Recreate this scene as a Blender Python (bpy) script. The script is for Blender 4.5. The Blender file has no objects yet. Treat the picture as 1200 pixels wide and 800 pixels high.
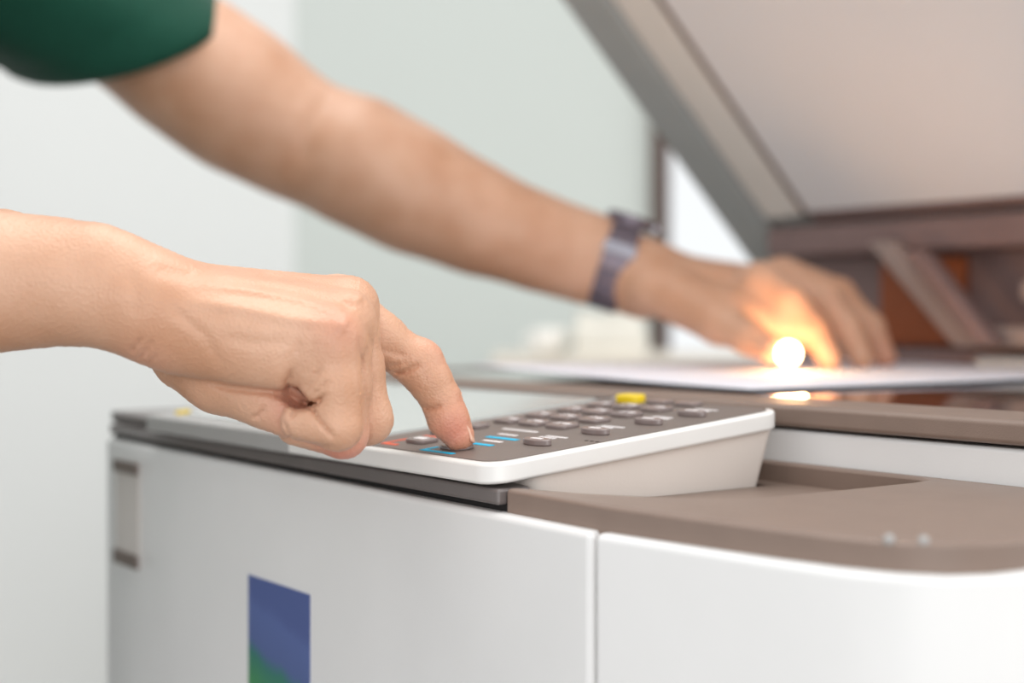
import bpy, bmesh, math, random
import numpy as np
from mathutils import Vector, Matrix

random.seed(4)
C = bpy.context.scene.collection
H = 1.0                                   # camera height above the floor (m)
FP = 1700.0                               # focal length in pixels (1200 px wide frame)

# ------------------------------------------------------------------ camera
cd = bpy.data.cameras.new('camera')
cam = bpy.data.objects.new('camera', cd); C.objects.link(cam)
cam.location = (0, 0, H); cam.rotation_euler = (math.pi/2, 0, 0)
cd.sensor_width = 36; cd.lens = 36*FP/1200.0
cd.shift_y = -30/1200.0
cd.clip_start = .05; cd.clip_end = 60
cd.dof.use_dof = True; cd.dof.focus_distance = .585; cd.dof.aperture_fstop = 4.3
bpy.context.scene.camera = cam

# ------------------------------------------------------------------ world and lights
sc = bpy.context.scene
sc.view_settings.view_transform = 'Standard'
sc.view_settings.look = 'None'
sc.view_settings.exposure = 0.08
sc.view_settings.gamma = 1.0
sc.view_settings.use_curve_mapping = False
w = bpy.data.worlds.new('world'); sc.world = w; w.use_nodes = True
bg = w.node_tree.nodes['Background']
bg.inputs[0].default_value = (.96, .985, 1.0, 1)
bg.inputs[1].default_value = 0.96

def area(name, loc, target, size, power, col):
    l = bpy.data.lights.new(name, 'AREA'); l.shape = 'RECTANGLE'
    l.size, l.size_y = size; l.energy = power; l.color = col
    o = bpy.data.objects.new(name, l); C.objects.link(o); o.location = loc
    o.rotation_euler = (Vector(target)-Vector(loc)).to_track_quat('-Z', 'Y').to_euler()
    return o
area('ceiling_light', (.1, .9, 2.7), (.1, .9, 0), (1.8, 1.2), 26, (1, .98, .95))
area('window_light', (2.3, .1, 1.9), (.1, .8, .95), (1.2, 1.4), 12, (1, .97, .93))
area('front_fill', (.12, -.52, 1.05), (.25, .5, .92), (.8, .6), 3.9, (1, .98, .96))  # added fill behind the camera, brightens the copier front

# ------------------------------------------------------------------ materials
def lin(c):
    c = [x/255.0 for x in c]
    return tuple([x/12.92 if x <= .04045 else ((x+.055)/1.055)**2.4 for x in c]) + (1,)
def mat(name, col, rough=.5, spec=.5, noise=0.0, nscale=40, bump=0.0, bscale=400, metal=0.0, coat=0.0):
    m = bpy.data.materials.new(name); m.use_nodes = True
    nt = m.node_tree; b = nt.nodes['Principled BSDF']
    b.inputs['Base Color'].default_value = lin(col)
    b.inputs['Roughness'].default_value = rough
    b.inputs['Specular IOR Level'].default_value = spec
    b.inputs['Metallic'].default_value = metal
    b.inputs['Coat Weight'].default_value = coat
    tc = nt.nodes.new('ShaderNodeTexCoord')
    if noise:
        n = nt.nodes.new('ShaderNodeTexNoise'); n.inputs['Scale'].default_value = nscale; n.inputs['Detail'].default_value = 4
        nt.links.new(tc.outputs['Object'], n.inputs['Vector'])
        r = nt.nodes.new('ShaderNodeValToRGB')
        a = lin(col)
        r.color_ramp.elements[0].position = .3; r.color_ramp.elements[1].position = .7
        r.color_ramp.elements[0].color = tuple(x*(1-noise) for x in a[:3])+(1,)
        r.color_ramp.elements[1].color = tuple(min(1, x*(1+noise)) for x in a[:3])+(1,)
        nt.links.new(n.outputs['Fac'], r.inputs['Fac']); nt.links.new(r.outputs['Color'], b.inputs['Base Color'])
    if bump:
        n = nt.nodes.new('ShaderNodeTexNoise'); n.inputs['Scale'].default_value = bscale
        nt.links.new(tc.outputs['Object'], n.inputs['Vector'])
        bp = nt.nodes.new('ShaderNodeBump'); bp.inputs['Strength'].default_value = bump; bp.inputs['Distance'].default_value = .0005
        nt.links.new(n.outputs['Fac'], bp.inputs['Height']); nt.links.new(bp.outputs['Normal'], b.inputs['Normal'])
    return m
def emis(name, col, strength):
    m = bpy.data.materials.new(name); m.use_nodes = True
    b = m.node_tree.nodes['Principled BSDF']
    b.inputs['Base Color'].default_value = (.8, .8, .8, 1)
    b.inputs['Emission Color'].default_value = tuple(col)+(1,)
    b.inputs['Emission Strength'].default_value = strength
    return m
M = {}
M['white_plastic'] = mat('white_plastic', (232, 231, 230), .32, .5, .02, 15, .08, 900)
M['bezel_plastic'] = mat('bezel_plastic', (236, 234, 231), .28, .5, .015, 30)
M['warm_plastic'] = mat('warm_plastic', (226, 216, 208), .45, .4, .02, 20, .1, 900)
M['taupe'] = mat('taupe_plastic', (134, 115, 104), .42, .4, .04, 60, .25, 1500)
M['trim'] = mat('trim_plastic', (112, 104, 102), .33, .5, .04, 60, .15, 1500)
M['black'] = mat('black_rubber', (28, 24, 24), .6, .3, .1, 60)
M['overlay'] = mat('keypad_overlay', (118, 106, 100), .45, .4, .03, 90, .15, 2000)
M['key'] = mat('key_plastic', (134, 120, 117), .2, .6, .03, 60)
M['key_yellow'] = mat('yellow_key', (248, 214, 30), .35, .5, .03, 60)
M['cyan'] = mat('cyan_print', (0, 188, 232), .5, .3, .02, 60)
M['orange'] = mat('orange_print', (240, 106, 74), .5, .3, .02, 60)
M['print'] = mat('pale_print', (238, 232, 232), .5, .3, .02, 60)
M['dark_print'] = mat('dark_print', (70, 58, 54), .5, .3, .02, 60)
M['screen'] = mat('display_screen', (196, 200, 198), .12, .6, .015, 12)
M['glass'] = mat('platen_glass', (44, 34, 32), .05, .7, .03, 10, coat=.5)
M['pad'] = mat('pad_foam', (232, 229, 228), .6, .3, .015, 8)
M['cream'] = mat('cream_rail', (232, 226, 218), .5, .3, .02, 30)
M['lid_frame'] = mat('lid_frame_plastic', (168, 172, 171), .5, .4, .03, 30)
M['brown'] = mat('brown_gasket', (120, 92, 78), .5, .4, .03, 30)
M['hinge'] = mat('hinge_plastic', (128, 104, 100), .4, .4, .08, 25)
M['hinge_glow'] = mat('hinge_cavity_glow', (146, 74, 32), .5, .4, .08, 25)  # dark recess tinted orange: the warm flare glow is put into the colour
M['hinge_light'] = mat('hinge_arm_metal', (154, 134, 126), .35, .5, .05, 25)
M['paper'] = mat('paper', (244, 242, 250), .7, .2, .01, 60)
M['metal'] = mat('bracelet_metal', (118, 108, 118), .35, .5, .05, 80, metal=.55)
M['metal_light'] = mat('polished_link', (176, 174, 184), .25, .5, .05, 80, metal=.5)
M['dial'] = mat('watch_dial', (50, 42, 44), .2, .5, .05, 80)
M['wall'] = mat('wall_paint', (234, 235, 233), .9, .2, .012, 1.3)
M['wall_green'] = mat('pale_green_wall', (212, 217, 212), .9, .2, .012, 1.3)
M['floor'] = mat('floor_vinyl', (132, 126, 120), .5, .4, .05, 8)
M['dark_frame'] = mat('dark_window_frame', (84, 64, 56), .5, .4, .05, 20)
M['cup'] = mat('glazed_white', (245, 243, 238), .25, .5, .01, 20)
M['kraft'] = mat('ivory_paper_bag', (222, 218, 208), .8, .2, .06, 20)
M['counter'] = mat('pale_counter', (214, 205, 192), .5, .4, .03, 10)
M['slate'] = mat('grey_plate', (168, 166, 164), .35, .4, .02, 30)
M['plate'] = mat('grey_beige_plate', (206, 200, 195), .5, .3, .02, 30)
M['trouser'] = mat('dark_trouser_cloth', (52, 54, 62), .9, .2, .1, 120)
M['shoe'] = mat('shoe_leather', (40, 32, 28), .4, .4, .05, 60)
M['hair'] = mat('black_hair', (28, 24, 22), .5, .4, .2, 200)
M['nail'] = mat('nail', (226, 180, 156), .3, .5, .02, 60)
M['eye'] = mat('eye', (236, 234, 230), .2, .5, .01, 60)

def cloth_material():
    m = mat('green_jersey', (20, 72, 56), .85, .2, .12, 260, .5, 1800)
    b = m.node_tree.nodes['Principled BSDF']
    b.inputs['Sheen Weight'].default_value = .15
    return m
M['shirt'] = cloth_material()

def skin_material():
    m = bpy.data.materials.new('skin'); m.use_nodes = True
    nt = m.node_tree; b = nt.nodes['Principled BSDF']
    tc = nt.nodes.new('ShaderNodeTexCoord')
    def noise(scale, detail=4):
        n = nt.nodes.new('ShaderNodeTexNoise'); n.inputs['Scale'].default_value = scale; n.inputs['Detail'].default_value = detail
        nt.links.new(tc.outputs['Object'], n.inputs['Vector']); return n
    n1 = noise(28)
    r = nt.nodes.new('ShaderNodeValToRGB')
    r.color_ramp.elements[0].position = .32; r.color_ramp.elements[1].position = .68
    r.color_ramp.elements[0].color = lin((200, 150, 119)); r.color_ramp.elements[1].color = lin((215, 170, 142))
    nt.links.new(n1.outputs['Fac'], r.inputs['Fac'])
    at = nt.nodes.new('ShaderNodeAttribute'); at.attribute_name = 'blush'
    mx = nt.nodes.new('ShaderNodeMix'); mx.data_type = 'RGBA'
    nt.links.new(at.outputs['Fac'], mx.inputs[0])
    nt.links.new(r.outputs['Color'], mx.inputs[6]); mx.inputs[7].default_value = lin((214, 122, 108))
    nt.links.new(mx.outputs[2], b.inputs['Base Color'])
    b.inputs['Roughness'].default_value = .42
    b.inputs['Specular IOR Level'].default_value = .5
    b.inputs['Subsurface Weight'].default_value = .08
    b.inputs['Subsurface Radius'].default_value = (1, .35, .2)
    b.inputs['Subsurface Scale'].default_value = .006
    n2 = noise(420, 6)
    v = nt.nodes.new('ShaderNodeTexVoronoi'); v.inputs['Scale'].default_value = 900
    nt.links.new(tc.outputs['Object'], v.inputs['Vector'])
    ad = nt.nodes.new('ShaderNodeMath'); ad.operation = 'ADD'
    nt.links.new(n2.outputs['Fac'], ad.inputs[0]); nt.links.new(v.outputs['Distance'], ad.inputs[1])
    bp = nt.nodes.new('ShaderNodeBump'); bp.inputs['Strength'].default_value = .4; bp.inputs['Distance'].default_value = .0005
    nt.links.new(ad.outputs[0], bp.inputs['Height']); nt.links.new(bp.outputs['Normal'], b.inputs['Normal'])
    return m
M['skin'] = skin_material()

def sticker_material():
    m = bpy.data.materials.new('blue_green_sticker'); m.use_nodes = True
    nt = m.node_tree; b = nt.nodes['Principled BSDF']; b.inputs['Roughness'].default_value = .4
    tc = nt.nodes.new('ShaderNodeTexCoord'); sp = nt.nodes.new('ShaderNodeSeparateXYZ')
    nt.links.new(tc.outputs['Generated'], sp.inputs[0])
    n = nt.nodes.new('ShaderNodeTexNoise'); n.inputs['Scale'].default_value = 2.5
    nt.links.new(tc.outputs['Generated'], n.inputs['Vector'])
    a = nt.nodes.new('ShaderNodeMath'); a.operation = 'MULTIPLY_ADD'; a.inputs[1].default_value = .16
    nt.links.new(n.outputs['Fac'], a.inputs[0]); nt.links.new(sp.outputs['Z'], a.inputs[2])
    a2 = nt.nodes.new('ShaderNodeMath'); a2.operation = 'MULTIPLY_ADD'; a2.inputs[1].default_value = .12
    nt.links.new(sp.outputs['X'], a2.inputs[0]); nt.links.new(a.outputs[0], a2.inputs[2])
    r = nt.nodes.new('ShaderNodeValToRGB'); e = r.color_ramp.elements
    e[0].position = 0; e[0].color = lin((70, 140, 84)); e[1].position = 1; e[1].color = lin((84, 98, 150))
    for p, c in ((.61, (74, 140, 92)), (.73, (62, 122, 110)), (.80, (88, 104, 152)), (.95, (92, 108, 160))):
        x = e.new(p); x.color = lin(c)
    nt.links.new(a2.outputs[0], r.inputs['Fac']); nt.links.new(r.outputs['Color'], b.inputs['Base Color'])
    return m
M['sticker'] = sticker_material()
M['flare'] = emis('flare_glow', (1.0, .60, .30), 26)  # emission that imitates the warm flare under the far hand

# ------------------------------------------------------------------ object helpers
def empty(name, loc, rz=0):
    o = bpy.data.objects.new(name, None); C.objects.link(o)
    o.location = loc; o.rotation_euler = (0, 0, rz); o.empty_display_size = .05
    return o
def tag(o, label=None, cat=None, group=None, kind=None):
    if label: o['label'] = label
    if cat: o['category'] = cat
    if group: o['group'] = group
    if kind: o['kind'] = kind
    return o
def obj(name, data, material, parent=None, smooth=True, bevel=0, seg=3, angle=35):
    me = data if isinstance(data, bpy.types.Mesh) else None
    if me is None:
        me = bpy.data.meshes.new(name); data.normal_update(); data.to_mesh(me); data.free()
    if material and not me.materials: me.materials.append(material)
    if smooth:
        me.polygons.foreach_set('use_smooth', [True]*len(me.polygons))
    o = bpy.data.objects.new(name, me); C.objects.link(o)
    if parent: o.parent = parent
    if bevel:
        b = o.modifiers.new('bevel', 'BEVEL'); b.width = bevel; b.segments = seg; b.limit_method = 'ANGLE'; b.angle_limit = math.radians(angle)
        b.harden_normals = True
    elif smooth:
        bmm = bmesh.new(); bmm.from_mesh(me)
        for e in bmm.edges:
            if len(e.link_faces) == 2 and e.calc_face_angle(0) > math.radians(40): e.smooth = False
        bmm.to_mesh(me); bmm.free()
    return o
def prism(pts, z0, z1, f=None, bm=None):
    """closed outline (x,y) extruded z0..z1; f maps (x,y,z) to a point"""
    bm = bm or bmesh.new()
    f = f or (lambda x, y, z: (x, y, z))
    a = 0
    for i in range(len(pts)):
        x0, y0 = pts[i]; x1, y1 = pts[(i+1) % len(pts)]; a += x0*y1-x1*y0
    if a < 0: pts = pts[::-1]
    lo = [bm.verts.new(f(x, y, z0)) for x, y in pts]; hi = [bm.verts.new(f(x, y, z1)) for x, y in pts]
    bm.faces.new(lo[::-1]); bm.faces.new(hi)
    n = len(pts)
    for i in range(n):
        bm.faces.new((lo[i], lo[(i+1) % n], hi[(i+1) % n], hi[i]))
    return bm
def rect(x0, x1, y0, y1, r=0, n=5):
    if r <= 0: return [(x0, y0), (x1, y0), (x1, y1), (x0, y1)]
    out = []
    for cx, cy, a0 in ((x1-r, y0+r, -90), (x1-r, y1-r, 0), (x0+r, y1-r, 90), (x0+r, y0+r, 180)):
        for i in range(n+1):
            a = math.radians(a0+90*i/n); out.append((cx+r*math.cos(a), cy+r*math.sin(a)))
    return out
def box(x0, x1, y0, y1, z0, z1, f=None, bm=None):
    return prism(rect(min(x0, x1), max(x0, x1), min(y0, y1), max(y0, y1)), z0, z1, f, bm)
def at(px, py, y):
    """point seen at pixel px,py at distance y (m), world coordinates"""
    return Vector(((px-600)/FP*y, y, H-(py-370)/FP*y))

# ================================================================== THE SETTING
def struct(name, bm, m, smooth=False, **k):
    o = obj(name, bm, m, None, smooth, **k); o['kind'] = 'structure'; return o
struct('floor', box(-3.0, 3.0, -1.5, 4.0, -.05, 0), M['floor'])
cx = (345-600)/FP*3.0                                     # room corner behind the arms
struct('wall_left', prism([(cx, 3.0), (cx, 3.12), (-3.0, 1.52), (-3.0, 1.4)], 0, 2.8), M['wall'])
wx0, wx1 = (773-600)/FP*3.0, 1.25                         # window opening
bm = box(cx, wx0, 3.0, 3.12, 0, 2.8); box(wx1, 3.0, 3.0, 3.12, 0, 2.8, bm=bm)
box(wx0, wx1, 3.0, 3.12, 0, .82, bm=bm); box(wx0, wx1, 3.0, 3.12, 2.3, 2.8, bm=bm)
struct('wall_back', bm, M['wall_green'])
win = empty('window_1', (wx0, 3.0, .82)); win['kind'] = 'structure'
def wpart(name, bm, m): return obj(name, bm, m, win, False)
ww = wx1-wx0
wpart('window_jamb', box(-.018, .018, -.03, .10, 0, 1.48), M['dark_frame'])
wpart('window_jamb', box(ww-.018, ww+.018, -.03, .10, 0, 1.48), M['dark_frame'])
wpart('window_head', box(.018, ww-.018, -.02, .10, 1.44, 1.48), M['dark_frame'])
wpart('window_sill', box(.018, ww-.018, -.05, .10, 0, .03), M['cream'])
gm = bpy.data.materials.new('window_glass'); gm.use_nodes = True
gb = gm.node_tree.nodes['Principled BSDF']; gb.inputs['Transmission Weight'].default_value = 1; gb.inputs['Roughness'].default_value = 0
gb.inputs['Base Color'].default_value = (1, 1, 1, 1); gb.inputs['IOR'].default_value = 1.02
wpart('window_pane', box(.018, ww-.018, .05, .054, .03, 1.44), gm)

# ================================================================== PHOTOCOPIER
KX, KY = -.008, .56                                       # keypad front right corner
RZ = math.atan2(-.8070, .5906)
cop = empty('photocopier', (KX, KY, 0), RZ)
tag(cop, 'white office photocopier with taupe keypad deck, raised lid and glass platen', 'photocopier')
# local axes: x = operator's right (= -u), y = towards the hinge, z up
def Z(z): return H+z
def U(l): return [(-u, v) for u, v in l]
front = [(.428, .010), (.42, .0055), (.30, .0045), (.18, .0035), (.08, .0025), (0, .001), (-.061, .000), (-.10, .0045), (-.135, .0085), (-.163, .0135), (-.178, .0185), (-.190, .027), (-.197, .040), (-.200, .060)]
def lerp_front(u):
    for (a, va), (b, vb) in zip(front, front[1:]):
        if b <= u <= a: return va+(vb-va)*(a-u)/(a-b)
def inset(l, d): return [(u, v+d) for u, v in l]
# cabinet
body = [(.424, .03), (-.061, .024), (-.13, .03), (-.17, .042), (-.18, .07), (-.18, .62), (.424, .62)]
obj('cabinet', prism(U(body), .02, Z(-.085)), M['white_plastic'], cop, bevel=.004)
def skin_strip(u0, u1, z0, z1, th=.018, extra=()):
    o = [p for p in front if u1 < p[0] < u0]
    o = [(u0, lerp_front(u0))]+o+[(u1, lerp_front(u1))]
    back = [(u, v+th) for u, v in o[::-1]]
    return prism(U(o+list(extra)+back), z0, z1)
obj('front_door', skin_strip(.428, -.0600, .34, Z(-.0762)), M['white_plastic'], cop, bevel=.003, seg=4, angle=50)
rp = [p for p in front if p[0] < -.0618]
rp = [(-.0618, lerp_front(-.0618))]+rp
rp_out = rp+[(-.200, .62), (-.182, .62), (-.182, .065)]+[(u+.0, v+.018) for u, v in [(-.172, .04), (-.150, .028), (-.12, .018), (-.0618, .006)]]
obj('right_front_panel', prism(U(rp_out), .34, Z(-.0762)), M['white_plastic'], cop, bevel=.003, seg=4, angle=50)
obj('door_gap', box(.0590, .0628, .006, .02, .34, Z(-.079)), M['slate'], cop, smooth=False)
for z0, z1 in ((.05, .19), (.195, .335)):
    d = obj('paper_drawer', skin_strip(.428, -.185, z0, z1), M['white_plastic'], cop, bevel=.003)
    obj('drawer_handle', box(-.20, -.02, -.012, .004, z1-.035, z1-.02), M['trim'], d, bevel=.002)
obj('base_plinth', box(-.40, .16, .04, .60, .0, .05), M['black'], cop, bevel=.004)
# black strip standing for the shade in the gap under the console trim
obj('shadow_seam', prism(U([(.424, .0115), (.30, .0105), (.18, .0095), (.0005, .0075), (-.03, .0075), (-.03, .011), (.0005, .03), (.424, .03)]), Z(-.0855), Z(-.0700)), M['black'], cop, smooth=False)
# trim below the console
tr = [(u, v+.0015) for u, v in front if u > .001]+[(-.0003, .0030)]
obj('console_trim', prism(U([(.432, .03)]+tr+[(.001, .020), (.30, .09), (.432, .10)]), Z(-.0735), Z(-.0672)), M['trim'], cop, bevel=.0014)
obj('console_tray', prism(U([(.432, .012), (.345, .008), (.30, .012), (.30, .16), (.432, .16)]), Z(-.0668), Z(-.0598)), M['trim'], cop, bevel=.002)
# deck on the right, with a sunk tray
dk_front = [(-.0004, .0065), (-.061, .005), (-.10, .0085), (-.135, .0125), (-.160, .017), (-.176, .0225), (-.188, .031), (-.194, .043), (-.196, .060)]
rec = [(.024, .174), (.024, .168), (-.070, .168), (-.078, .163), (-.080, .150), (-.0795, .10), (-.078, .066), (-.070, .050), (-.055, .037), (-.030, .022), (-.0005, .012)]
obj('deck', prism(U(dk_front+[(-.196, .174)]+rec), Z(-.082), Z(-.067)), M['taupe'], cop, bevel=.0018, seg=3, angle=40)
# the deck's slimmer visible lip is cut by the panel; tray floor
obj('tray_floor', prism(U([(0.0035, .012), (-.030, .022), (-.055, .037), (-.070, .050), (-.078, .066), (-.080, .174), (0.024, .174), (.024, .160), (.0035, .155)]), Z(-.090), Z(-.0765)), M['taupe'], cop, smooth=False)
for u, v in ((-.1735, .0225), (-.1815, .0285)):  # small pale domes standing in for glints on the deck edge
    bm = bmesh.new(); bmesh.ops.create_uvsphere(bm, u_segments=14, v_segments=8, radius=.0017)
    bmesh.ops.translate(bm, verts=bm.verts, vec=(-u, v, Z(-.0668)))
    obj('glint_dome', bm, M['slate'], cop)

# ---- control panel
SH = .0948; ZT = -.0576
def sh(x, y, z): return (x, y, Z(ZT)+SH*y+z)
con = obj('control_panel', prism(rect(-.345, 0, 0, .163, .011, 7), -.0085, 0, sh), M['bezel_plastic'], cop, bevel=.0016, seg=4, angle=50)
def foot(x, y, z):
    return (x, y*(1-(.0 if z > .5 else .07)) if y > .05 else y, Z(-.0815) if z < .5 else Z(ZT)+SH*y-.0084)
obj('panel_support', prism(rect(-.338, -.0045, .022, .1622, .006, 6), 0, 1, foot), M['warm_plastic'], con)
obj('keypad_overlay', prism(rect(-.1135, -.0032, .0032, .1600, .0095, 7), .0, .0004, sh), M['overlay'], con, smooth=False)
obj('display_surround', prism(rect(-.342, -.1137, .0032, .1600, .006, 4), 0, .0004, sh), M['slate'], con, smooth=False)
obj('display_housing', prism(rect(-.3454, -.165, -.0003, .020, .004, 5), -.0088, .0006, sh), M['slate'], con, bevel=.0016, seg=4, angle=50)
obj('display_screen', prism(rect(-.318, -.117, .012, .150, .003, 3), .0004, .0012, sh), M['screen'], con, smooth=False)
obj('display_edge', prism(rect(-.322, -.1145, .1505, .1590, .002, 3), .0004, .0016, sh), M['overlay'], con, smooth=False)

def shp(bm):
    for v in bm.verts: v.co = Vector(sh(*v.co))
    return bm
def key_bm(x, y, w, d, h=.0022, r=.003):
    return prism(rect(x-w/2, x+w/2, y-d/2, y+d/2, r, 4), .0003, h, sh)
keys = []
def button(x, y, w, d, m='key', name='button', h=.0022, r=.003):
    o = obj(name, key_bm(x, y, w, d, h, r), M[m], con, bevel=.0006, seg=2, angle=50)
    keys.append(o); return o
def text(s, x, y, z, size, m, name='printed_symbol'):
    cu = bpy.data.curves.new(name, 'FONT'); cu.body = s; cu.size = size; cu.align_x = 'CENTER'; cu.align_y = 'CENTER'; cu.resolution_u = 3
    t = bpy.data.objects.new(name, cu); C.objects.link(t)
    me = bpy.data.meshes.new_from_object(t); bpy.data.objects.remove(t)
    for v in me.vertices: v.co = Vector(sh(x+v.co.x, y+v.co.y, z+v.co.z))
    o = obj(name, me, M[m], con, smooth=False); return o
cols = (-.0940, -.0745, -.0540); rows = (.1335, .1150, .0958, .0772)
lab = ('123', '456', '789', '*0#')
for r_, y in enumerate(rows):
    for c_, x in enumerate(cols):
        button(x, y, .0150, .0108)
        text(lab[r_][c_], x-.002, y, .00235, .0078, 'print')
        bm = box(x+.0012, x+.0058, y-.0012, y+.0012, .00225, .0024, sh)
        obj('printed_symbol', bm, M['print'], con, smooth=False)
# further keys round the numeric block
button(-.0915, .1500, .0165, .0095, 'key_yellow', h=.0042, r=.004)
button(-.0720, .1520, .0150, .0080); button(-.0520, .1520, .0150, .0080)
for y in (.0400, .0712, .1015, .1275):                   # lens shaped keys in the right column
    a = [( -.0235+.0088*math.cos(t)*1.0, y+.0034*math.sin(t)) for t in [2*math.pi*i/20 for i in range(20)]]
    k = obj('button', prism(a, .0003, .0030, sh), M['key'], con, bevel=.0007, seg=3, angle=50)
    obj('printed_symbol', box(-.027, -.020, y-.0010, y+.0008, .0030, .00312, sh), M['print'], con, smooth=False)
button(-.0960, .0585, .0150, .0095); button(-.0930, .0400, .0140, .0090)
def dash(x0, x1, y0, y1, m='print', z=.0005):
    return obj('printed_line', box(x0, x1, y0, y1, .0004, .0006, sh), M[m], con, smooth=False)
# unreadable rows of tiny lettering next to the keys
for y in (.0400, .0712, .1015, .1275):
    for j in range(2):
        x = -.0400+.0008*j; yy = y+.0130+.0032*j
        for k in range(5):
            wd = .0014+.0014*random.random()
            dash(x, x+wd, yy, yy+.0019); x += wd+.0006
x = -.078
for k in range(9):
    wd = .0016+.0018*random.random(); dash(x, x+wd, .0610, .0632); x += wd+.0006
for k in range(4): dash(-.066+.0035*k, -.0635+.0035*k, .0500, .0522)
for k in range(4): dash(-.0565+.0034*k, -.0538+.0034*k, .0350, .0374)
for k in range(3): dash(-.012+.0035*k, -.0105+.0035*k, .0560, .0570, 'dark_print')
# start key under the finger, framed in cyan
button(-.0490, .0170, .0170, .0105, h=.0020, r=.005)
for x0, x1, y0, y1 in ((-.0600, -.0370, .0060, .0084), (-.0610, -.0590, .0060, .0150), (-.0580, -.0395, .0270, .0298), (-.0640, -.0420, .0420, .0448)):
    dash(x0, x1, y0, y1, 'cyan')
# stop key framed in orange red
dash(-.0960, -.0840, .0080, .0105, 'orange'); dash(-.0960, -.0690, .0300, .0322, 'orange'); dash(-.0965, -.0945, .0100, .0300, 'orange')
button(-.0800, .0195, .0150, .0100)
obj('printed_symbol', box(-.084, -.076, .0175, .0210, .0022, .00235, sh), M['print'], con, smooth=False)
# yellow marker near the left end
obj('yellow_marker', prism(rect(-.327, -.322, .010, .018, .001, 2), .0004, .0022, sh), M['key_yellow'], con, smooth=False)

# ---- scanner unit
obj('scanner_housing', prism(rect(-.50, .200, .1745, .640, .010, 4), Z(-.084), Z(-.0525)), M['white_plastic'], cop, bevel=.0022, seg=3)
def frame_bm(x0, x1, y0, y1, a, z0, z1):
    bm = bmesh.new()
    o = [(x0, y0), (x1, y0), (x1, y1), (x0, y1)]; i = [(x0+a[3], y0+a[0]), (x1-a[1], y0+a[0]), (x1-a[1], y1-a[2]), (x0+a[3], y1-a[2])]
    L = []
    for z in (z0, z1):
        L.append([bm.verts.new((x, y, z)) for x, y in o]); L.append([bm.verts.new((x, y, z)) for x, y in i])
    ol, il, oh, ih = L
    for k in range(4):
        n = (k+1) % 4
        bm.faces.new((ol[k], ol[n], oh[n], oh[k])); bm.faces.new((il[n], il[k], ih[k], ih[n]))
        bm.faces.new((oh[k], oh[n], ih[n], ih[k])); bm.faces.new((ol[n], ol[k], il[k], il[n]))
    return bm
obj('platen_rim', frame_bm(-.503, .203, .1715, .645, (.052, .03, .03, .035), Z(-.0512), Z(-.0410)), M['taupe'], cop, bevel=.0025, seg=3)
obj('platen_glass', box(-.468, .173, .2236, .6149, Z(-.0500), Z(-.0418)), M['glass'], cop, smooth=False)
bm = bmesh.new(); bmesh.ops.create_uvsphere(bm, u_segments=24, v_segments=12, radius=.0080)  # glowing ball added to imitate a lens flare, not a copier part
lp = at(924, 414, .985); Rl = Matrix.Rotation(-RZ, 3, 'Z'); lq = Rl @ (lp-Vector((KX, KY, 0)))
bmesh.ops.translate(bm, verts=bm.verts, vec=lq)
ll = bpy.data.lights.new('flare_light', 'POINT'); ll.energy = .42; ll.color = (1, .56, .24); ll.shadow_soft_size = .0115  # added warm light that spreads the flare glow around the hand
lo_ = bpy.data.objects.new('flare_light', ll); C.objects.link(lo_); lo_.location = lp
obj('flare_ball', bm, M['flare'], cop)['label'] = 'added ball that glows like a warm lamp on the glass under the hand'

# ---- lid, opened about 44 degrees
ct, st = .7193, .6947
def ld(u, t, n): return (u, .62-ct*t+st*n, Z(.0895)+st*t+ct*n)
def lidbox(u0, u1, t0, t1, n0, n1): return box(-u0, -u1, t0, t1, n0, n1, ld)
lid = obj('lid', lidbox(.508, -.215, -.035, .50, .009, .060), M['lid_frame'], cop, bevel=.006)
obj('lid_frame', lidbox(.508, .457, -.085, .50, -.003, .0088), M['lid_frame'], lid, bevel=.004)
obj('lid_rail', lidbox(.4555, .4135, -.006, .49, .0005, .0088), M['cream'], lid, bevel=.002)
obj('gasket', lidbox(.4125, .4035, -.006, .49, .0035, .0088), M['brown'], lid, smooth=False)
obj('platen_pad', lidbox(.402, -.205, .0, .49, -.002, .0088), M['pad'], lid, bevel=.003)
obj('lid_lip', lidbox(.402, -.205, -.012, -.0005, -.001, .0088), M['hinge'], lid, bevel=.002)
# hinge cover behind the glass
def hv(u0, u1, v0, v1, z0, z1): return box(-u0, -u1, v0, v1, Z(z0), Z(z1))
hc = obj('hinge_cover', hv(.455, -.195, .655, .70, -.041, .100), M['hinge'], cop, bevel=.004)
obj('hinge_beam', hv(.450, -.195, .618, .654, .052, .078), M['hinge'], hc, bevel=.004)
obj('hinge_foot', hv(.40, -.195, .625, .654, -.0405, -.026), M['hinge'], hc, bevel=.003)
obj('hinge_cavity_glow', hv(.345, .262, .645, .6545, -.024, .048), M['hinge_glow'], hc, bevel=.002)
def slant(u0, z0, u1, z1, wd, v0, v1):
    bm = bmesh.new()
    a = [(u0-wd, z0), (u0+wd, z0), (u1+wd, z1), (u1-wd, z1)]
    f = [bm.verts.new((-u, v0, Z(z))) for u, z in a]; b_ = [bm.verts.new((-u, v1, Z(z))) for u, z in a]
    bm.faces.new(f); bm.faces.new(b_[::-1])
    for i in range(4): bm.faces.new((f[i], b_[i], b_[(i+1) % 4], f[(i+1) % 4]))
    bmesh.ops.recalc_face_normals(bm, faces=bm.faces); return bm
obj('hinge_arm', slant(.310, .060, .225, -.024, .013, .600, .617), M['hinge_light'], hc, bevel=.004)
obj('hinge_arm', slant(.262, .050, .195, -.020, .009, .580, .597), M['hinge'], hc, bevel=.003)
obj('hinge_bracket', hv(.215, .165, .60, .65, -.024, -.008), M['hinge_light'], hc, bevel=.004)
obj('hinge_bracket', hv(.180, .120, .60, .65, .010, .026), M['hinge_light'], hc, bevel=.004)
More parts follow.
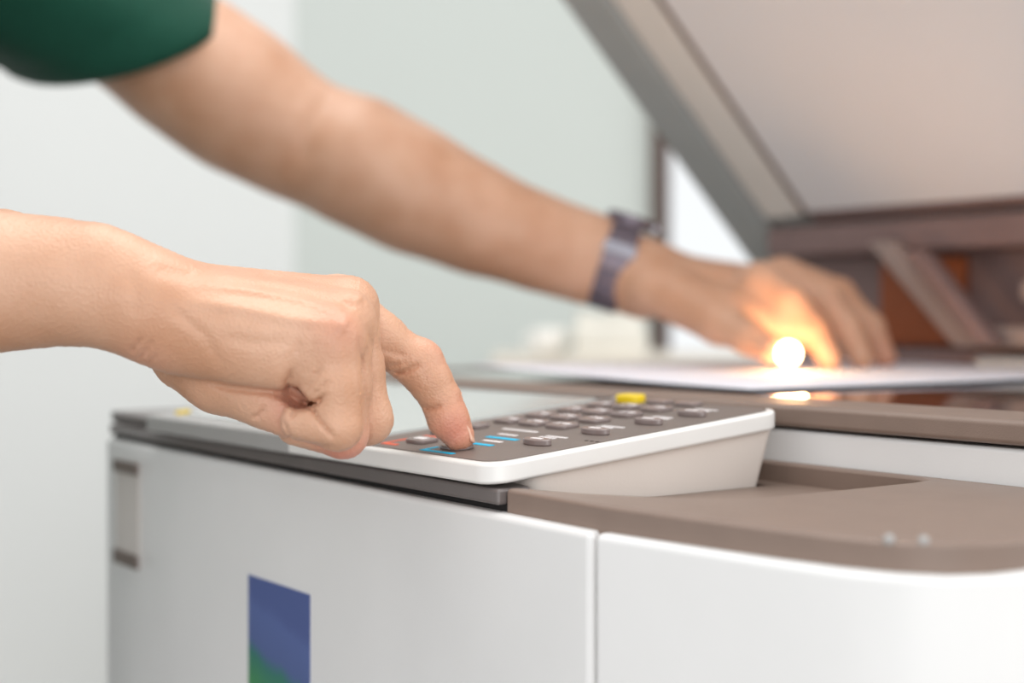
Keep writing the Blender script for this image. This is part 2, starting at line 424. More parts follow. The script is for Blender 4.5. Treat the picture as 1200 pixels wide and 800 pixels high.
obj('hinge_bracket', hv(.205, .120, .58, .618, -.0405, -.030), M['slate'], hc, bevel=.004)

# ---- details of the front
def fv(u): return lerp_front(u)
def fbox(u0, u1, z0, z1, p0, p1):
    """thin plate following the front door from u0 to u1"""
    bm = bmesh.new(); n = 4; A = []
    for i in range(n+1):
        u = u0+(u1-u0)*i/n; v = fv(u)
        A.append([bm.verts.new((-u, v-p1, Z(z0))), bm.verts.new((-u, v-p1, Z(z1))), bm.verts.new((-u, v-p0, Z(z1))), bm.verts.new((-u, v-p0, Z(z0)))])
    for a, b_ in zip(A, A[1:]):
        for k in range(4): bm.faces.new((a[k], a[(k+1) % 4], b_[(k+1) % 4], b_[k]))
    bm.faces.new(A[0][::-1]); bm.faces.new(A[-1])
    bmesh.ops.recalc_face_normals(bm, faces=bm.faces); return bm
obj('front_sticker', fbox(.218, .152, -.245, -.1315, -.0002, .0006), M['sticker'], cop, smooth=False)['label'] = 'blue and green rectangular sticker'
pl = obj('handle_plate', fbox(.403, .366, -.150, -.088, -.0005, .0010), M['plate'], cop, smooth=False)
for z0, z1 in ((-.0945, -.0875), (-.1500, -.1420)):
    obj('plate_end', fbox(.404, .366, z0, z1, .0005, .0025), M['overlay'], pl, smooth=False)

# ================================================================== PAPER
c1 = at(880, 457, .0405*FP/87); e1 = Vector((-.151, .237, 0)).normalized(); e2 = Vector((.237, .151, 0)).normalized()
pr = Vector((c1.x, c1.y, H-.0410))
bm = bmesh.new(); NX, NY = 24, 16; G = []
for i in range(NX+1):
    row = []
    for j in range(NY+1):
        s, t = i/NX, j/NY
        p = e2*(.420*s)+e1*(.297*t)
        p.z = .0006+.0042*t*t*(1-.6*s)+.0012*math.sin(5*s+2*t)*t+.0016*s*s
        row.append(bm.verts.new(p))
    G.append(row)
for i in range(NX):
    for j in range(NY): bm.faces.new((G[i][j], G[i+1][j], G[i+1][j+1], G[i][j+1]))
pp = obj('sheet_of_paper', bm, M['paper']); pp.location = pr
so = pp.modifiers.new('thickness', 'SOLIDIFY'); so.thickness = .0008; so.offset = 1
tag(pp, 'large plain white sheet of paper lying on the copier glass under the far hand', 'paper')

# ================================================================== BACKGROUND THINGS
yc = 2.10
xa, xb = at(575, 421, yc).x, at(960, 421, yc).x; zt = H-(421-370)/FP*yc
cab = empty('side_cabinet', ((xa+xb)/2, yc+.25, 0)); tag(cab, 'low pale cabinet with ivory top standing by the window behind the copier', 'cabinet')
hw = (xb-xa)/2
obj('body', box(-hw+.01, hw-.01, -.24, .24, 0, zt-.02), M['wall'], cab, bevel=.003)
obj('top', box(-hw, hw, -.25, .25, zt-.02, zt), M['counter'], cab, bevel=.003)
for s in (-1, 1):
    d = obj('door', box(min(s*.005, s*(hw-.015)), max(s*.005, s*(hw-.015)), -.256, -.2405, .06, zt-.03), M['cup'], cab, bevel=.002)
    obj('handle', box(s*.03-.004, s*.03+.004, -.272, -.2565, .6, .72), M['metal_light'], d, bevel=.002)
def lathe(prof, n=28):
    bm = bmesh.new(); R = []
    for r, z in prof: R.append([bm.verts.new((r*math.cos(2*math.pi*i/n), r*math.sin(2*math.pi*i/n), z)) for i in range(n)])
    for a, b_ in zip(R, R[1:]):
        for i in range(n): bm.faces.new((a[i], a[(i+1) % n], b_[(i+1) % n], b_[i]))
    bm.faces.new(R[0][::-1]); bm.faces.new(R[-1]); return bm
p = at(644, 421, yc+.12)
cup = empty('cup', (p.x, yc+.12, zt)); tag(cup, 'small round white cup on the cabinet left of the ivory bag', 'cup')
obj('bowl', lathe([(.012, 0), (.018, .003), (.026, .015), (.029, .030), (.027, .044), (.0245, .044), (.026, .030), (.015, .006)]), M['cup'], cup)

bm = bmesh.new(); n = 14; R = []
for i in range(n+1):
    a = -math.pi/2+math.pi*i/n; c_ = Vector((-.026-.012*math.cos(a), 0, .024+.011*math.sin(a)))
    d_ = Vector((math.cos(a), 0, -math.sin(a)))
    R.append([bm.verts.new(c_+(Vector((-math.cos(a), 0, math.sin(a)))*math.cos(q)+Vector((0, 1, 0))*math.sin(q))*.0025) for q in [2*math.pi*k/6 for k in range(6)]])
for a, b_ in zip(R, R[1:]):
    for k in range(6): bm.faces.new((a[k], a[(k+1) % 6], b_[(k+1) % 6], b_[k]))
bmesh.ops.recalc_face_normals(bm, faces=bm.faces)
obj('handle', bm, M['cup'], cup)
p = at(714, 421, yc+.10)
bm = bmesh.new(); bmesh.ops.create_cube(bm, size=1); bmesh.ops.subdivide_edges(bm, edges=bm.edges, cuts=7, use_grid_fill=True)
for v in bm.verts:
    z = v.co.z+.5; k = 1-.35*max(0, z-.55)
    v.co = Vector((v.co.x*.108*k, v.co.y*.07*(k if z < .7 else k*.5), z*.066))
    v.co += Vector((math.sin(v.co.z*160+v.co.y*60)*.003, 0, math.sin(v.co.x*110)*.003*z))
bag = obj('paper_bag', bm, M['kraft']); bag.location = (p.x, yc+.10, zt+.0005)
tag(bag, 'crumpled ivory paper bag on the cabinet just left of the dark window post', 'bag')

# ================================================================== PERSON
# --- surface builder: blend of tapered limbs, meshed by surface nets (all points relative to the camera)
def P(px, py, y): return np.array([(px-600)/FP*y, y, -(py-370)/FP*y])
def cone(p, a, b, ra, rb):
    ba = b-a; h = np.clip(((p-a)@ba)/(ba@ba), 0, 1)
    return np.linalg.norm(p-a-h[:, None]*ba, axis=1)-(ra+h*(rb-ra))
def smin(a, b, k):
    h = np.maximum(k-np.abs(a-b), 0)/k
    return np.minimum(a, b)-h*h*k*.25
def chain(p, js, k):
    d = None
    for (a, ra), (b, rb) in zip(js, js[1:]):
        c = cone(p, a, b, ra, rb); d = c if d is None else smin(d, c, k)
    return d
def surface_nets(f, lo, hi, h):
    lo = np.array(lo, float); n = np.ceil((np.array(hi)-lo)/h/8).astype(int)*8
    cc = [lo[i]+(np.arange(n[i]//8)+.5)*8*h for i in range(3)]
    g = np.stack(np.meshgrid(*cc, indexing='ij'), -1).reshape(-1, 3)
    fc = f(g).reshape(n//8)
    F = np.repeat(np.repeat(np.repeat(fc, 8, 0), 8, 1), 8, 2).astype(np.float32)
    act = np.abs(F) < 8*h*1.1
    I = np.argwhere(act)
    F[act] = f(lo+(I+.5)*h)
    F[0] = F[-1] = 1; F[:, 0] = F[:, -1] = 1; F[:, :, 0] = F[:, :, -1] = 1
    S = F < 0
    cs = np.zeros(tuple(n-1), np.uint8)
    offs = [(i, j, k) for i in (0, 1) for j in (0, 1) for k in (0, 1)]
    nx, ny, nz = n
    for i, j, k in offs: cs += S[i:nx-1+i, j:ny-1+j, k:nz-1+k]
    A = np.argwhere((cs > 0) & (cs < 8))
    vid = -np.ones(tuple(n-1), np.int64); vid[tuple(A.T)] = np.arange(len(A))
    val = np.stack([F[A[:, 0]+i, A[:, 1]+j, A[:, 2]+k] for i, j, k in offs], 1)
    acc = np.zeros((len(A), 3)); cnt = np.zeros(len(A)); O = np.array(offs, float)
    for a in range(8):
        for b in range(a+1, 8):
            if np.abs(O[a]-O[b]).sum() != 1: continue
            va, vb = val[:, a], val[:, b]; m = (va < 0) != (vb < 0)
            t = np.where(m, va/np.where(va == vb, 1, va-vb), 0)
            acc += np.where(m[:, None], O[a]+t[:, None]*(O[b]-O[a]), 0); cnt += m
    V = lo+(A+acc/cnt[:, None]+.5)*h
    Q = []
    for ax in range(3):
        o1, o2 = [(1, 2), (2, 0), (0, 1)][ax]
        sl0 = [slice(1, -1)]*3; sl1 = [slice(1, -1)]*3
        sl0[ax] = slice(0, -1); sl1[ax] = slice(1, None)
        a, b = S[tuple(sl0)], S[tuple(sl1)]
        E_ = np.argwhere(a != b); E_ = E_+np.array([0 if i == ax else 1 for i in range(3)])
        flip = ~S[tuple(E_.T)]
        u1 = np.zeros(3, int); u1[o1] = 1; u2 = np.zeros(3, int); u2[o2] = 1
        q = np.stack([vid[tuple((E_-u1-u2).T)], vid[tuple((E_-u2).T)], vid[tuple(E_.T)], vid[tuple((E_-u1).T)]], 1)
        q[flip] = q[flip][:, ::-1]; Q.append(q)
    Q = np.concatenate(Q); Q = Q[(Q >= 0).all(1)]
    # pull the vertices onto the exact surface
    for _ in range(2):
        e = h*.3; d0 = f(V)
        gr = np.stack([f(V+np.eye(3)[i]*e)-d0 for i in range(3)], 1)/e
        gr /= np.maximum(np.linalg.norm(gr, axis=1), .3)[:, None]
        V = V-np.clip(d0, -h*.6, h*.6)[:, None]*gr
    return V, Q
def seg2(q, a, b):
    a = np.array(a, float); b = np.array(b, float); ba = b-a
    h = np.clip(((q-a)@ba)/(ba@ba), 0, 1); return np.linalg.norm(q-a-h[:, None]*ba, axis=1), h
def strokes(q, L):
    """creases (+) and ridges (-) of the skin, by position on the hand; depth in m, width in px"""
    d = np.zeros(len(q))
    for pts, dep, wd in L:
        m = np.full(len(q), 1e9); t = np.zeros(len(q)); n = len(pts)-1
        for i, (a, b) in enumerate(zip(pts, pts[1:])):
            e, h = seg2(q, a, b); k = e < m
            m = np.where(k, e, m); t = np.where(k, (i+h)/n, t)
        fade = np.clip(np.minimum(t, 1-t)*4+.3, 0, 1) if abs(dep) < .004 else 1
        d += dep*fade*np.exp(-(m/wd)**2)
    return d

# ---------------- right hand, pressing the start key
mm = .001
RH = dict(
 ulnar=[(P(-560, 322, .60), 38*mm), (P(-200, 345, .565), 31*mm), (P(0, 330, .553), 24.0*mm), (P(70, 330, .551), 21.3*mm), (P(118, 338, .550), 18.3*mm), (P(165, 352, .550), 17.5*mm)],
 radial=[(P(-560, 300, .625), 38*mm), (P(-200, 322, .590), 30*mm), (P(0, 318, .578), 22*mm), (P(118, 334, .573), 16.5*mm), (P(165, 348, .575), 15.5*mm)],
)
ring_ = [(P(160, 350, .562), 18*mm), (P(290, 352, .563), 14*mm), (P(404, 378, .562), 12.0*mm), (P(402, 507, .562), 10.2*mm), (P(343, 494, .566), 8.4*mm)]
def right_hand(p):
    y = np.maximum(p[:, 1], .2)
    q = np.stack([600+p[:, 0]/y*FP, 370-p[:, 2]/y*FP], 1)
    arm = smin(chain(p, RH['ulnar'], .012), chain(p, RH['radial'], .012), .010)
    arm = smin(arm, cone(p, P(118, 300, .545), P(133, 305, .546), 9.6*mm, 9.0*mm), .010)      # ulna head
    # metacarpals
    palm = cone(p, P(185, 362, .550), P(390, 398, .5465), 16*mm, 11.0*mm)
    for a, b, ra, rb in ((P(185, 350, .562), P(404, 378, .562), 15*mm, 12.0*mm), (P(185, 345, .577), P(408, 360, .580), 14*mm, 12.0*mm), (P(185, 347, .592), P(396, 356, .600), 14*mm, 11.4*mm)):
        palm = smin(palm, cone(p, a, b, ra, rb), .010)
    palm = smin(palm, cone(p, P(215, 392, .553), P(322, 424, .548), 15.5*mm, 11.5*mm), .010)   # hypothenar
    palm = smin(palm, cone(p, P(220, 392, .575), P(300, 418, .575), 16.5*mm, 16*mm), .012)       # palm
    thumb = chain(p, [(P(224, 412, .582), 16.5*mm), (P(262, 437, .574), 14.4*mm), (P(308, 460, .5655), 11.0*mm), (P(338, 483, .5605), 9.6*mm)], .010)
    palm = smin(palm, thumb, .003)
    d = smin(arm, palm, .016)
    pinky = chain(p, [(P(390, 398, .5465), 11.0*mm), (P(394, 450, .5455), 9.8*mm), (P(396, 499, .5440), 9.4*mm)], .004)
    pinky2 = chain(p, [(P(396, 499, .5440), 9.2*mm), (P(354, 493, .5470), 7.8*mm)], .003)
    web = cone(p, P(372, 420, .549), P(378, 448, .547), 9.5*mm, 7.4*mm)
    pinky = smin(pinky, web, .008)
    ring = chain(p, [(P(404, 378, .562), 12.0*mm), (P(403, 450, .562), 10.4*mm), (P(402, 507, .562), 10.2*mm)], .004)
    ring2 = chain(p, [(P(402, 507, .562), 9.8*mm), (P(348, 497, .566), 8.4*mm)], .004)
    mid = chain(p, [(P(408, 359, .580), 12.2*mm), (P(418, 430, .581), 10.4*mm), (P(430, 491, .580), 9.8*mm), (P(375, 482, .585), 8.8*mm), (P(372, 452, .588), 8*mm)], .004)
    d = smin(d, pinky, .005); d = smin(d, pinky2, .0010)
    d = smin(d, ring, .0022); d = smin(d, smin(ring2, pinky2, .002), .0012); d = smin(d, mid, .0022)
    idx = chain(p, [(P(398, 355, .600), 11.6*mm), (P(446, 397, .604), 10.4*mm), (P(488, 426, .607), 9.5*mm)], .004)
    idx = smin(idx, chain(p, [(P(487, 425, .607), 9.4*mm), (P(503, 444, .607), 8.7*mm), (P(516, 467, .607), 8.4*mm)], .004), .0035)
    idx = smin(idx, chain(p, [(P(516, 467, .607), 8.3*mm), (P(525, 490, .606), 8.0*mm), (P(538, 511, .6055), 6.5*mm)], .004), .002)
    idx = smin(idx, cone(p, P(498, 416, .607), P(501, 418, .607), 5.4*mm, 5.4*mm), .005)
    d = smin(d, idx, .003)
    near = 1/(1+np.exp((p[:, 1]-.560)/.004))
    S = strokes(q, [
        ([(340, 465), (352, 472)], .0075, 6.5), ([(322, 463), (336, 463), (346, 469)], .0022, 4.0), ([(347, 473), (344, 484), (341, 490)], .0018, 3.0),
        ([(352, 471), (362, 475), (374, 470), (380, 463)], .0036, 2.8), ([(363, 475), (374, 492), (390, 512)], .0022, 2.2),
        ([(340, 459), (336, 448), (342, 434)], .0017, 3.2), ([(358, 457), (367, 446), (377, 430)], .0012, 3.4), ([(366, 464), (376, 456), (384, 446)], .0009, 2.4),
        ([(240, 447), (270, 455), (300, 458), (334, 461)], .0022, 3.6), ([(295, 489), (302, 487), (308, 481), (311, 475)], .0016, 2.4), ([(333, 494), (337, 504), (341, 514)], .0008, 2.2),
        ([(340, 512), (365, 520), (395, 524)], .0007, 2.5),
        ([(153, 413), (168, 394)], .0008, 2.2), ([(162, 421), (180, 398)], .0007, 2.2), ([(172, 429), (184, 413)], .0005, 2),
        ([(240, 333), (300, 341), (350, 351), (392, 364)], -.0009, 6), ([(225, 352), (290, 362), (345, 374), (385, 378)], -.0010, 7),
        ([(250, 322), (320, 330), (372, 340)], -.0008, 5), ([(260, 342), (330, 352), (372, 362)], .0005, 6),
        ([(396, 377), (407, 383)], -.0016, 10), ([(417, 343), (425, 352)], -.0014, 8), ([(402, 352), (410, 364)], .0009, 5),
        ([(421, 398), (425, 440), (430, 480), (430, 524)], .0013, 2.6), ([(433, 385), (437, 420), (441, 470), (440, 520)], .0010, 2.2),
        ([(398, 400), (404, 440), (408, 480)], -.0004, 6), ([(180, 315), (230, 326)], .0009, 8), ([(200, 360), (240, 392), (262, 430)], .0006, 6),
        ([(262, 395), (300, 402), (340, 400)], .0006, 7), ([(352, 398), (346, 415)], .0006, 4), ([(370, 400), (362, 420)], .0005, 4),
        ([(152, 315), (160, 345), (158, 372)], .0006, 10),
    ])*near
    S2 = strokes(q, [([(462, 436), (474, 436), (492, 427)], .0022, 2.6), ([(458, 429), (480, 425)], .0008, 2.4), ([(496, 477), (507, 479), (518, 474)], .0016, 2.4), ([(446, 408), (462, 414), (478, 418)], .0009, 4),
                     ([(494, 430), (500, 445)], .0003, 3), ([(470, 380), (480, 390)], .0003, 4), ([(536, 455), (541, 463)], -.0004, 4),
                     ([(450, 402), (470, 410)], .0004, 5)])*(1-near)
    rn = .00010*(np.sin(q[:, 0]*.55+q[:, 1]*.33+2*np.sin(q[:, 1]*.11))*np.sin(q[:, 1]*.47-q[:, 0]*.21))
    return d+S+S2+rn

# ---------------- left hand, holding the sheet on the glass
def left_arm(p):
    d = chain(p, [(np.array([-.415, 1.10, .305]), 60*mm), (P(60, -30, 1.12), 54*mm), (P(227, 80, 1.12), 49*mm), (P(288, 123, 1.12), 48*mm), (P(345, 160, 1.12), 44*mm)], .03)
    d = smin(d, chain(p, [(P(345, 160, 1.12), 42*mm), (P(420, 190, 1.115), 43.5*mm), (P(490, 226, 1.11), 41*mm), (P(565, 260, 1.11), 34.5*mm), (P(640, 287, 1.11), 29.5*mm), (P(700, 306, 1.11), 26.5*mm), (P(752, 326, 1.105), 24.5*mm)], .03), .02)
    palm = cone(p, P(760, 330, 1.095), P(885, 345, 1.070), 23*mm, 17*mm)
    palm = smin(palm, cone(p, P(765, 326, 1.110), P(905, 338, 1.115), 21*mm, 16*mm), .02)
    palm = smin(palm, cone(p, P(770, 340, 1.07), P(850, 376, 1.035), 18*mm, 14*mm), .02)
    palm = smin(palm, cone(p, P(850, 362, 1.045), P(928, 388, 1.038), 16*mm, 10*mm), .014)
    d = smin(d, palm, .02)
    qe = np.stack([600+p[:, 0]/np.maximum(p[:, 1], .2)*FP, 370-p[:, 2]/np.maximum(p[:, 1], .2)*FP], 1)
    d = d+strokes(qe, [([(388, 108), (366, 150), (352, 196)], .0026, 13)])
    for L in ([(P(890, 330, 1.055), 15), (P(925, 352, 1.042), 12), (P(952, 386, 1.035), 10.4), (P(972, 421, 1.030), 8.6)],
              [(P(910, 326, 1.080), 15), (P(962, 345, 1.080), 12), (P(992, 385, 1.076), 10.4), (P(1010, 420, 1.070), 8.8)],
              [(P(918, 322, 1.105), 14), (P(983, 345, 1.110), 11.6), (P(1020, 383, 1.110), 10.2), (P(1037, 418, 1.106), 8.8)],
              [(P(905, 330, 1.130), 12), (P(965, 362, 1.145), 9.6), (P(990, 392, 1.148), 8.4), (P(1004, 414, 1.148), 7.4)],
              [(P(800, 350, 1.06), 17), (P(842, 378, 1.030), 14.5), (P(878, 395, 1.005), 11.6), (P(902, 409, .993), 9.6)]):
        d = smin(d, chain(p, [(a, r*mm) for a, r in L], .006), .010)
    return d

# ---------------- trunk, neck, head, right upper arm (left of the frame)
Lsh = np.array([-.425, 1.10, .31]); Rsh = np.array([-.53, .76, .31])
cen = (Lsh+Rsh)/2; hd = np.array([-.455, .93, .56]); fw = np.array([.95, -.28, -.12]); fw /= np.linalg.norm(fw); sd = np.array([.28, .95, 0]); sd /= np.linalg.norm(sd)
upv = np.cross(fw, sd); upv = upv if upv[2] > 0 else -upv
def trunk(p, g=0.0):
    d = cone(p, Lsh-[.0, .03, .01], Rsh+[.0, .03, -.01], .062+g, .062+g)
    d = smin(d, cone(p, cen+[-.045, .05, -.10], cen+[-.06, .05, -.35], .115+g, .105+g), .06)
    d = smin(d, cone(p, cen+[-.045, -.05, -.10], cen+[-.06, -.05, -.35], .115+g, .105+g), .06)
    d = smin(d, cone(p, cen+[-.075, .06, -.50], cen+[-.075, -.06, -.50], .115+g, .115+g), .08)
    return d
def head(p):
    d = cone(p, cen+[0, 0, .02], hd-upv*.05, .06, .052)
    d = smin(d, cone(p, hd+upv*.035-fw*.015, hd+upv*.03+fw*.02, .083, .078), .02)
    d = smin(d, cone(p, hd-upv*.02+fw*.02, hd-upv*.075+fw*.045, .062, .035), .03)
    d = smin(d, cone(p, hd+fw*.098+upv*.01, hd+fw*.112-upv*.022, .008, .013), .012)
    for s in (-1, 1):
        d = smin(d, cone(p, hd+sd*s*.078-upv*.02, hd+sd*s*.082+upv*.02, .010, .014), .008)
        e = cone(p, hd+sd*s*.032+fw*.098+upv*.018, hd+sd*s*.034+fw*.098+upv*.018, .013, .013)
        d = np.maximum(d, -e+.004)
    d = smin(d, cone(p, hd+fw*.086-upv*.047-sd*.018, hd+fw*.086-upv*.047+sd*.018, .008, .008), .006)
    return d
def rarm_up(p, g=0.0):
    return chain(p, [(Rsh, .058+g), (P(-560, 312, .61)+[0, 0, 0], .042+g)], .02)
def coarse(p):
    d = smin(trunk(p), head(p), .03)
    d = smin(d, rarm_up(p), .03)
    return d
def arm_tail(p):                                          # forearm of the right arm left of the frame
    return smin(chain(p, RH['ulnar'], .02), chain(p, RH['radial'], .02), .02)
def coarse2(p): return smin(coarse(p), arm_tail(p), .02)

def mesh_from(parts, name):
    V = []; Q = []; n = 0
    for v, q in parts: V.append(v); Q.append(q+n); n += len(v)
    V = np.concatenate(V); Q = np.concatenate(Q)
    me = bpy.data.meshes.new(name)
    me.vertices.add(len(V)); me.vertices.foreach_set('co', V.astype(np.float32).ravel())
    me.loops.add(Q.size); me.loops.foreach_set('vertex_index', Q.astype(np.int32).ravel())
    me.polygons.add(len(Q)); me.polygons.foreach_set('loop_start', np.arange(0, Q.size, 4, dtype=np.int32))
    me.polygons.foreach_set('loop_total', np.full(len(Q), 4, np.int32))
    me.update(calc_edges=True); me.validate()
    me.polygons.foreach_set('use_smooth', [True]*len(me.polygons))
    return me, V
base = np.array([-.57, .93, -H])                          # between the feet, camera-relative
parts = [surface_nets(right_hand, (-.32, .505, -.085), (-.0, .635, .065), .00115),
         surface_nets(left_arm, (-.50, .96, -.055), (.34, 1.20, .36), .0030),
         surface_nets(coarse2, (-.80, .50, -.62), (-.29, 1.25, .72), .0065)]
me, V = mesh_from(parts, 'body')
# blush: fingertips, knuckles and the folds of the right hand
def bump3(c, r): return np.exp(-(np.linalg.norm(V-c, axis=1)/r)**2)
bl = .55*bump3(P(533, 505, .60), .010)+.35*bump3(P(342, 478, .556), .010)+.35*bump3(P(420, 535, .56), .012)+.22*bump3(P(400, 378, .535), .012)
bl += .22*bump3(P(512, 412, .607), .010)+.25*bump3(P(540, 466, .607), .006)+.3*bump3(P(1040, 420, 1.11), .02)+.15*bump3(P(168, 425, .54), .012)
bl += .4*bump3(P(390, 540, .555), .010)
at_ = me.attributes.new('blush', 'FLOAT', 'POINT'); at_.data.foreach_set('value', np.clip(bl, 0, 1).astype(np.float32))
me.vertices.foreach_set('co', (V-base).astype(np.float32).ravel()); me.update()
me.materials.append(M['skin'])
per = empty('person', (base[0], base[1], 0))
tag(per, 'person in a green t-shirt pressing a copier key while holding paper on the glass', 'person')
bo = bpy.data.objects.new('body', me); C.objects.link(bo); bo.parent = per
off = Vector((-base[0], -base[1], -base[2]))              # camera-relative -> person space

# shirt: trunk and right sleeve as one surface, plus the loose left sleeve
def shirt_f(p):
    d = trunk(p, .014)
    e = np.maximum(rarm_up(p, .012), -(p[:, 2]-.13))
    d = smin(d, e, .03)
    d = np.maximum(d, -(np.linalg.norm(p-(cen+[.01, 0, .085]), axis=1)-.062))
    d = np.maximum(d, -(p[:, 2]+.50))
    return d+.0016*np.sin(p[:, 2]*70+p[:, 1]*30)
sv, sq = surface_nets(shirt_f, (-.80, .50, -.56), (-.30, 1.25, .44), .0065)
sme, _v = mesh_from([(sv-base, sq)], 'shirt')
sme.materials.append(M['shirt'])
bm = bmesh.new(); bm.from_mesh(sme)
NS, NR = 26, 72
hemC, hemA, hemB = P(140, 46, 1.12), P(262, 4, 1.12)-P(140, 46, 1.12), np.array([.040, -.066, -.034])
shC, shA, shB = Lsh+[-.015, -.02, .0], np.array([.02, .0, .088]), np.array([.0, -.085, -.01])
rings = []
for s in range(NS+1):
    t = s/NS
    c = hemC*(1-t)+shC*t; a = hemA*(1-t)+shA*t; b = hemB*(1-t)+shB*t
    row = []
    for k in range(NR):
        q = 2*math.pi*k/NR
        wv = 1+.020*math.sin(q*3+t*9)*min(1, t*4)+.012*math.sin(q*7-t*5)*min(1, t*5)
        if 0 < s < 3: wv *= 1.012
        if s == 4: wv *= .990
        pt = c+a*math.cos(q)*wv+b*math.sin(q)*wv
        row.append(bm.verts.new(Vector(pt)+off))
    rings.append(row)
inner = []
for s in range(5):
    t = s/NS; c = hemC*(1-t)+shC*t; a = hemA*(1-t)+shA*t; b = hemB*(1-t)+shB*t
    inner.append([bm.verts.new(Vector(c+(a*math.cos(2*math.pi*k/NR)+b*math.sin(2*math.pi*k/NR))*.965)+off) for k in range(NR)])
def skinr(A, B):
    for k in range(NR): bm.faces.new((A[k], A[(k+1) % NR], B[(k+1) % NR], B[k]))
for A, B in zip(rings, rings[1:]): skinr(A, B)
skinr(inner[0], rings[0])
for A, B in zip(inner, inner[1:]): skinr(B, A)
bmesh.ops.recalc_face_normals(bm, faces=[f for f in bm.faces if len(f.verts) == 4 and f.index < 0] or bm.faces)
for f in bm.faces: f.smooth = True
bm.to_mesh(sme); bm.free()
so_ = bpy.data.objects.new('shirt', sme); C.objects.link(so_); so_.parent = per

# hair, trousers, shoes: outside the frame
def hair_f(p):
    d = cone(p, hd+upv*.045-fw*.022, hd+upv*.045+fw*.012, .089, .084)
    d = np.maximum(d, ((p-(hd+upv*.045))@(fw*.6-upv*.8))-.012)
    return d+.002*np.sin(p[:, 0]*300)*np.sin(p[:, 1]*260)
hv_, hq = surface_nets(hair_f, tuple(hd-.16), tuple(hd+.18), .005)
hme, _v = mesh_from([(hv_-base, hq)], 'hair'); hme.materials.append(M['hair'])
o = bpy.data.objects.new('hair', hme); C.objects.link(o); o.parent = per
hip = cen+[-.078, 0, -.56]
def trous(p):
    d = cone(p, hip+[0, .07, .03], hip+[0, -.07, .03], .126, .126)
    for s in (-1, 1):
        f_ = np.array([base[0], base[1]+s*.11, -.94])
        k_ = (hip+[0, s*.08, 0]+f_)/2+[.03, 0, 0]
        d = smin(d, chain(p, [(hip+[0, s*.075, -.03], .095), (k_, .068), (f_, .052)], .03), .03)
    return np.maximum(d, p[:, 2]-(hip[2]+.10))
tv, tq = surface_nets(trous, (-.80, .66, -1.0), (-.36, 1.22, -.10), .009)
tme, _v = mesh_from([(tv-base, tq)], 'trousers'); tme.materials.append(M['trouser'])
o = bpy.data.objects.new('trousers', tme); C.objects.link(o); o.parent = per
for s in (-1, 1):
    def shoe_f(p, s=s):
        a = np.array([base[0]-.06, base[1]+s*.11, -.955]); b = a+[.19, 0, -.005]
        d = smin(cone(p, a, b, .040, .036), cone(p, a+[.01, 0, .0], a+[.01, 0, .05], .04, .038), .03)
        return np.maximum(d, -(p[:, 2]+.9995))
    fv_, fq = surface_nets(shoe_f, (-.75, base[1]+s*.11-.07, -1.02), (-.35, base[1]+s*.11+.07, -.84), .006)
    fme, _v = mesh_from([(fv_-base, fq)], 'shoe'); fme.materials.append(M['shoe'])
    o = bpy.data.objects.new('shoe', fme); C.objects.link(o); o.parent = per
for s in (-1, 1):
    bm = bmesh.new(); bmesh.ops.create_uvsphere(bm, u_segments=16, v_segments=10, radius=.0115)
    bmesh.ops.translate(bm, verts=bm.verts, vec=Vector(hd+sd*s*.033+fw*.087+upv*.018)+off)
    obj('eye', bm, M['eye'], per)

# fingernails: index of the right hand (dorsal side faces right and up)
def nail(c, along, out, L, W, name='fingernail'):
    along = Vector(along).normalized(); out = Vector(out); out = (out-out.dot(along)*along).normalized(); side = along.cross(out)
    bm = bmesh.new(); n = 8; G = []
    for i in range(n+1):
        row = []
        for j in range(n+1):
            s, t = i/n-.5, j/n-.5
            r = (1-(abs(t)*2)**4*.25)
            row.append(bm.verts.new(Vector(c)+along*(s*L*r)+side*(t*W)-out*(t*t*W*.95+.0003*(s*2)**2)+off))
        G.append(row)
    for i in range(n):
        for j in range(n): bm.faces.new((G[i][j], G[i+1][j], G[i+1][j+1], G[i][j+1]))
    bmesh.ops.recalc_face_normals(bm, faces=bm.faces)
    o = obj(name, bm, M['nail'], per); m = o.modifiers.new('thickness', 'SOLIDIFY'); m.thickness = .0006; m.offset = -1
    return o
ax = P(548, 521, .6055)-P(536, 486, .606)
nail(P(552.2, 504, .6065), ax, (1, .35, .25), .0110, .0105)

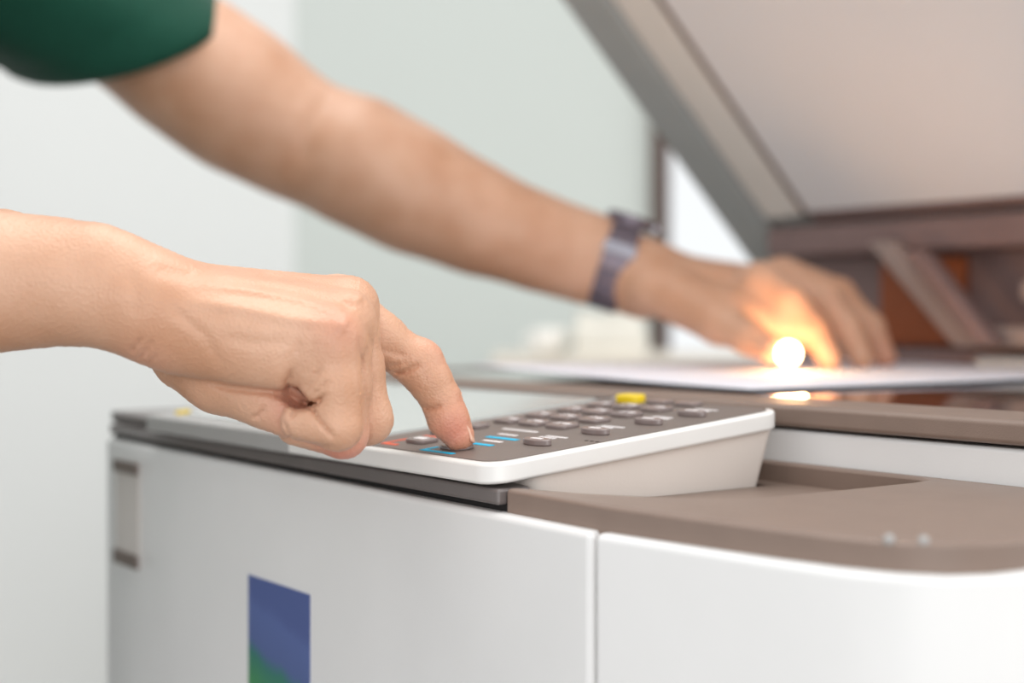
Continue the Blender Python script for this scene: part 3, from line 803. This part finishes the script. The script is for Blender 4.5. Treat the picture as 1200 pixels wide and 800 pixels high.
# ================================================================== WRISTWATCH
wc = Vector(P(721, 311, 1.108)); ax_ = (Vector(P(760, 327, 1.105))-Vector(P(660, 294, 1.11))).normalized()
watch = empty('wristwatch', (wc.x, wc.y, wc.z+H)); tag(watch, 'dark metal wristwatch with link bracelet on the wrist of the far arm', 'watch')
up_ = Vector((0, 0, 1)); up_ = (up_-up_.dot(ax_)*ax_).normalized(); nr_ = ax_.cross(up_)     # nr_ points in depth
if nr_.y > 0: nr_ = -nr_
NL = 18
def arc_piece(a0, a1, r0, r1, w, bm=None, n=3, ry=1.0):
    bm = bm or bmesh.new(); R = []
    for i in range(n+1):
        a = a0+(a1-a0)*i/n
        dr = up_*math.cos(a)+nr_*math.sin(a)*ry
        R.append([bm.verts.new(dr*r+ax_*x) for r, x in ((r0, -w/2), (r1, -w/2), (r1, w/2), (r0, w/2))])
    for A, B in zip(R, R[1:]):
        for k in range(4): bm.faces.new((A[k], A[(k+1) % 4], B[(k+1) % 4], B[k]))
    bm.faces.new(R[0]); bm.faces.new(R[-1][::-1])
    bmesh.ops.recalc_face_normals(bm, faces=bm.faces); return bm
gap = .5
for k in range(NL):
    a0 = gap+(2*math.pi-2*gap)*k/NL; a1 = gap+(2*math.pi-2*gap)*(k+1)/NL
    light = k == 2
    o = obj('bracelet_link', arc_piece(a0+.012, a1-.012, .0318, .0356 if not light else .0366, .022 if not light else .025), M['metal_light' if light else 'metal'], watch, bevel=.0006)
    if light: o['label'] = 'pale polished link'
# case on the back of the wrist
def disc(r, h0, h1, n=28, prof=0):
    bm = bmesh.new(); lo = []; hi = []
    for i in range(n):
        a = 2*math.pi*i/n; v = ax_*math.cos(a)*r+nr_*math.sin(a)*r
        lo.append(bm.verts.new(v+up_*h0)); hi.append(bm.verts.new(v+up_*h1))
    bm.faces.new(lo[::-1]); bm.faces.new(hi)
    for i in range(n): bm.faces.new((lo[i], lo[(i+1) % n], hi[(i+1) % n], hi[i]))
    bmesh.ops.recalc_face_normals(bm, faces=bm.faces); return bm
case = obj('case', disc(.0185, .0315, .0395), M['metal'], watch, bevel=.001)
obj('dial', disc(.0150, .0395, .0399), M['dial'], case, smooth=False)
bm = bmesh.new(); obj('crown', box(-.002, .002, -.002, .002, -.002, .002, lambda x, y, z: tuple(ax_*(.0205+x)+nr_*y+up_*(.0355+z))), M['metal_light'], case, bevel=.0005); bm.free()
for an, ln in ((.6, .008), (2.2, .011)):
    obj('watch_hand', box(0, ln, -.0005, .0005, .0400, .0403, lambda x, y, z, an=an: tuple(ax_*(x*math.cos(an)-y*math.sin(an))+nr_*(x*math.sin(an)+y*math.cos(an))+up_*z)), M['print'], case, smooth=False)
